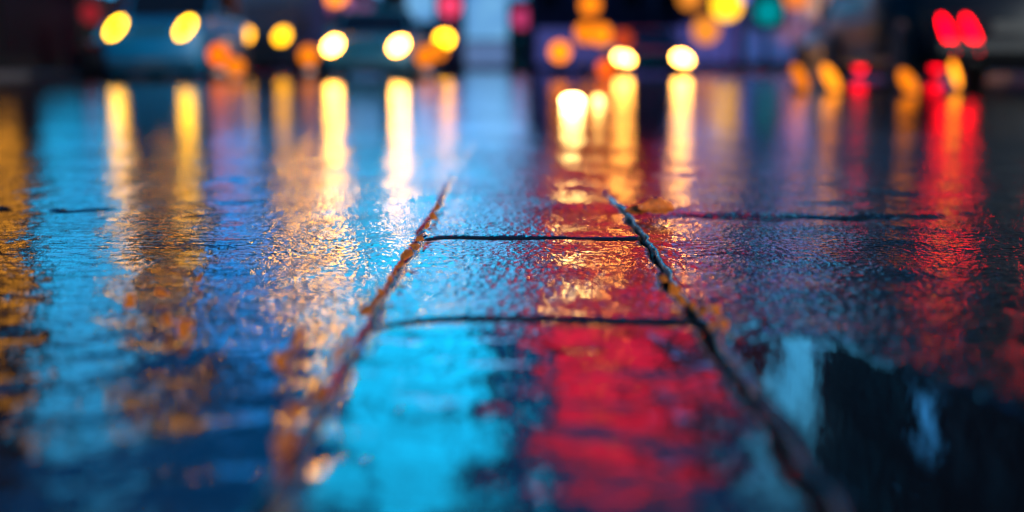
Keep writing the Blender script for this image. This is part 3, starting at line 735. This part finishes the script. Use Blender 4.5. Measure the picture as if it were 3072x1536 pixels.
# ------------------------------------------------------------------ lit signs and screens
def sign(name, side, x, y0, u0, u1, z0, z1, m, label, out=.35, cat='sign'):
    F = facade_frame(side, x, y0)
    c = F[0] + F[1]*(u0+u1)/2 + Vector((0, 0, z0)); root = empty(name, c); F = (F[0]-c+Vector((0, 0, z0)), F[1], F[2])
    bm = B(); fbox(bm, F, u0, u1, .14, out, 0, z1-z0); link('cabinet', bm, BLACKP, root)
    bm = B(); fbox(bm, F, u0+.08, u1-.08, out+.001, out+.03, .08, z1-z0-.08); link('lit_face', bm, m, root)
    for u in (u0+.3, u1-.36):
        bm = B(); fbox(bm, F, u, u+.06, .002, .139, .2, z1-z0-.2); link('bracket', bm, STEEL, root)
    tag(root, label, cat, 'lit signs and screens on the buildings')
sign('shop_sign', 'left', XLF, 34.0, .5, 2.6, 2.4, 5.2, screen_mat('amber_face', (.9, .30, .0), (1, .40, .01), 2.2, (.3, .6, .5)), 'tall amber sign at the left edge of the street', .8)
sign('led_screen', 'left', XLF, 39.4, 0, 7.8, 2.5, 11.2, screen_mat('cyan_face', (.0, .10, .25), (.0, .52, 1.0), 2.8, (.3, .35, .5)), 'broad cyan screen on the dark left building', .5, 'screen')
sign('led_screen', 'left', XLF, 62.2, 0, 11.4, 5.6, 12.8, screen_mat('blue_face', (.0, .10, .45), (.0, .36, 1.0), 3.2, (.3, .3, .3)), 'deep blue screen on the navy left building', .5, 'screen')
sign('led_screen', 'end', 2.2, 100, 0, 13.2, 14.5, 28.5, screen_mat('red_face', (.04, .0, .012), (1, .002, .04), 3.7, (.16, .2, .30), 3, .38, .64), 'huge red screen high on the corner tower', .5, 'screen')
sign('led_screen', 'end', -21.2, 168, 0, 16.8, 19.5, 66, screen_mat('sky_cyan_face', (.0, .10, .22), (.0, .55, 1.0), 4.0, (.10, .10, .07), 3, .3, .58), 'huge cyan screen on the tallest tower beyond the street end', .5, 'screen')
sign('shop_sign', 'right', XRF, 36, 0, 12, 3.0, 5.2, screen_mat('magenta_face', (.18, .02, .40), (.42, .02, .42), 0.7, (.3, .3, .3)), 'long magenta shop sign on the dark right building', .3)
sign('shop_sign', 'right', XRF, 51, 0, 16, 3.2, 6.4, screen_mat('violet_face', (.05, .10, .5), (.10, .20, .7), 2.0, (.3, .3, .3)), 'violet shop sign on the navy right building below the blade sign', .3)
sign('led_screen', 'right', XRF, 71, 0, 24, 5.6, 9.6, screen_mat('indigo_face', (.05, .16, .6), (.08, .30, .8), 2.2, (.2, .3, .3)), 'long indigo glow panel added to tint the road, on the plum right building', .4, 'screen')  # added glow above the view, blues the right side of the far road
sign('led_screen', 'left', XLF, 76, 0, 27, 5.4, 8.8, screen_mat('steel_blue_face', (.05, .20, .6), (.14, .42, .9), .9, (.2, .3, .3)), 'long steel-blue glow panel added to tint the road, on the plum-coloured left building', .4, 'screen')  # unseen panel added so the left far road reflects blue
sign('led_screen', 'left', XLF, 107, 0, 38, 7.4, 10.6, screen_mat('ice_blue_face', (.08, .30, .7), (.2, .5, .95), 2.4, (.2, .3, .3)), 'long ice-blue glow panel added to tint the road, on the grey building at the far left', .4, 'screen')  # added out of view to give the far left road a blue reflection
sign('shop_sign', 'end', -11, 150, 0, 13, 3.2, 8.2, screen_mat('pale_blue_face', (.08, .30, .75), (.22, .6, 1), .8, (.3, .3, .3)), 'pale blue sign above the shop windows closing the street', .4)
sign('led_screen', 'end', -12.5, 150, 0, 16, 9.0, 16.0, screen_mat('lavender_face', (.08, .30, .8), (.24, .60, 1), 3.4, (.2, .3, .3)), 'wide lavender-blue glow panel added to tint the road, along the top of the low end building', .4, 'screen')  # unseen glow band added to brighten the middle of the far road
# blade sign standing out from the right facade
bs = empty('blade_sign', (XRF-1.1, 50.0, 8.2))
boxo('cabinet', (-.45, .85, -.22, .22, 0, 9.2), BLACKP, bs, .03)
boxo('lit_face', (-.38, .78, -.25, -.222, .12, 9.08), screen_mat('blade_face', (.02, .2, .45), (.10, .58, 1.0), 2.2, (1.2, .5, .25)), bs)
for z in (1.0, 7.0): boxo('bracket', (.852, 1.095, -.06, .06, z, z+.12), STEEL, bs)
tag(bs, 'tall cyan blade sign standing out from the navy right building', 'sign', 'lit signs and screens on the buildings')

# ------------------------------------------------------------------ sky and sun
w = bpy.data.worlds.new('World'); SC.world = w; w.use_nodes = True
nt = w.node_tree; bg = nt.nodes['Background']
sky = nt.nodes.new('ShaderNodeTexSky'); sky.sky_type = 'NISHITA'; sky.sun_disc = False
sky.sun_elevation = math.radians(14.0); sky.sun_rotation = math.radians(140); sky.ozone_density = 6
mul = nt.nodes.new('ShaderNodeMix'); mul.data_type = 'RGBA'; mul.blend_type = 'MULTIPLY'; mul.inputs[0].default_value = 1
mul.inputs[7].default_value = (.0, .72, 1.12, 1)
nt.links.new(sky.outputs['Color'], mul.inputs[6]); nt.links.new(mul.outputs[2], bg.inputs['Color'])
bg.inputs['Strength'].default_value = 0.034
sl = bpy.data.lights.new('sun', 'SUN'); so = bpy.data.objects.new('sun', sl); COL.objects.link(so)
sl.energy = 0.9; sl.angle = math.radians(.5); sl.color = (1, .9, .78)
so.rotation_euler = (math.radians(76), 0, math.radians(180-140))

SC.render.engine = 'CYCLES'
SC.cycles.use_denoising = True
SC.cycles.denoising_prefilter = 'ACCURATE'
SC.cycles.use_adaptive_sampling = False
SC.cycles.sample_clamp_indirect = 8
SC.cycles.max_bounces = 6; SC.cycles.diffuse_bounces = 2; SC.cycles.glossy_bounces = 4
SC.cycles.caustics_reflective = False; SC.cycles.caustics_refractive = False
SC.view_settings.view_transform = 'Standard'; SC.view_settings.look = 'None'
SC.view_settings.exposure = EV; SC.view_settings.gamma = 1
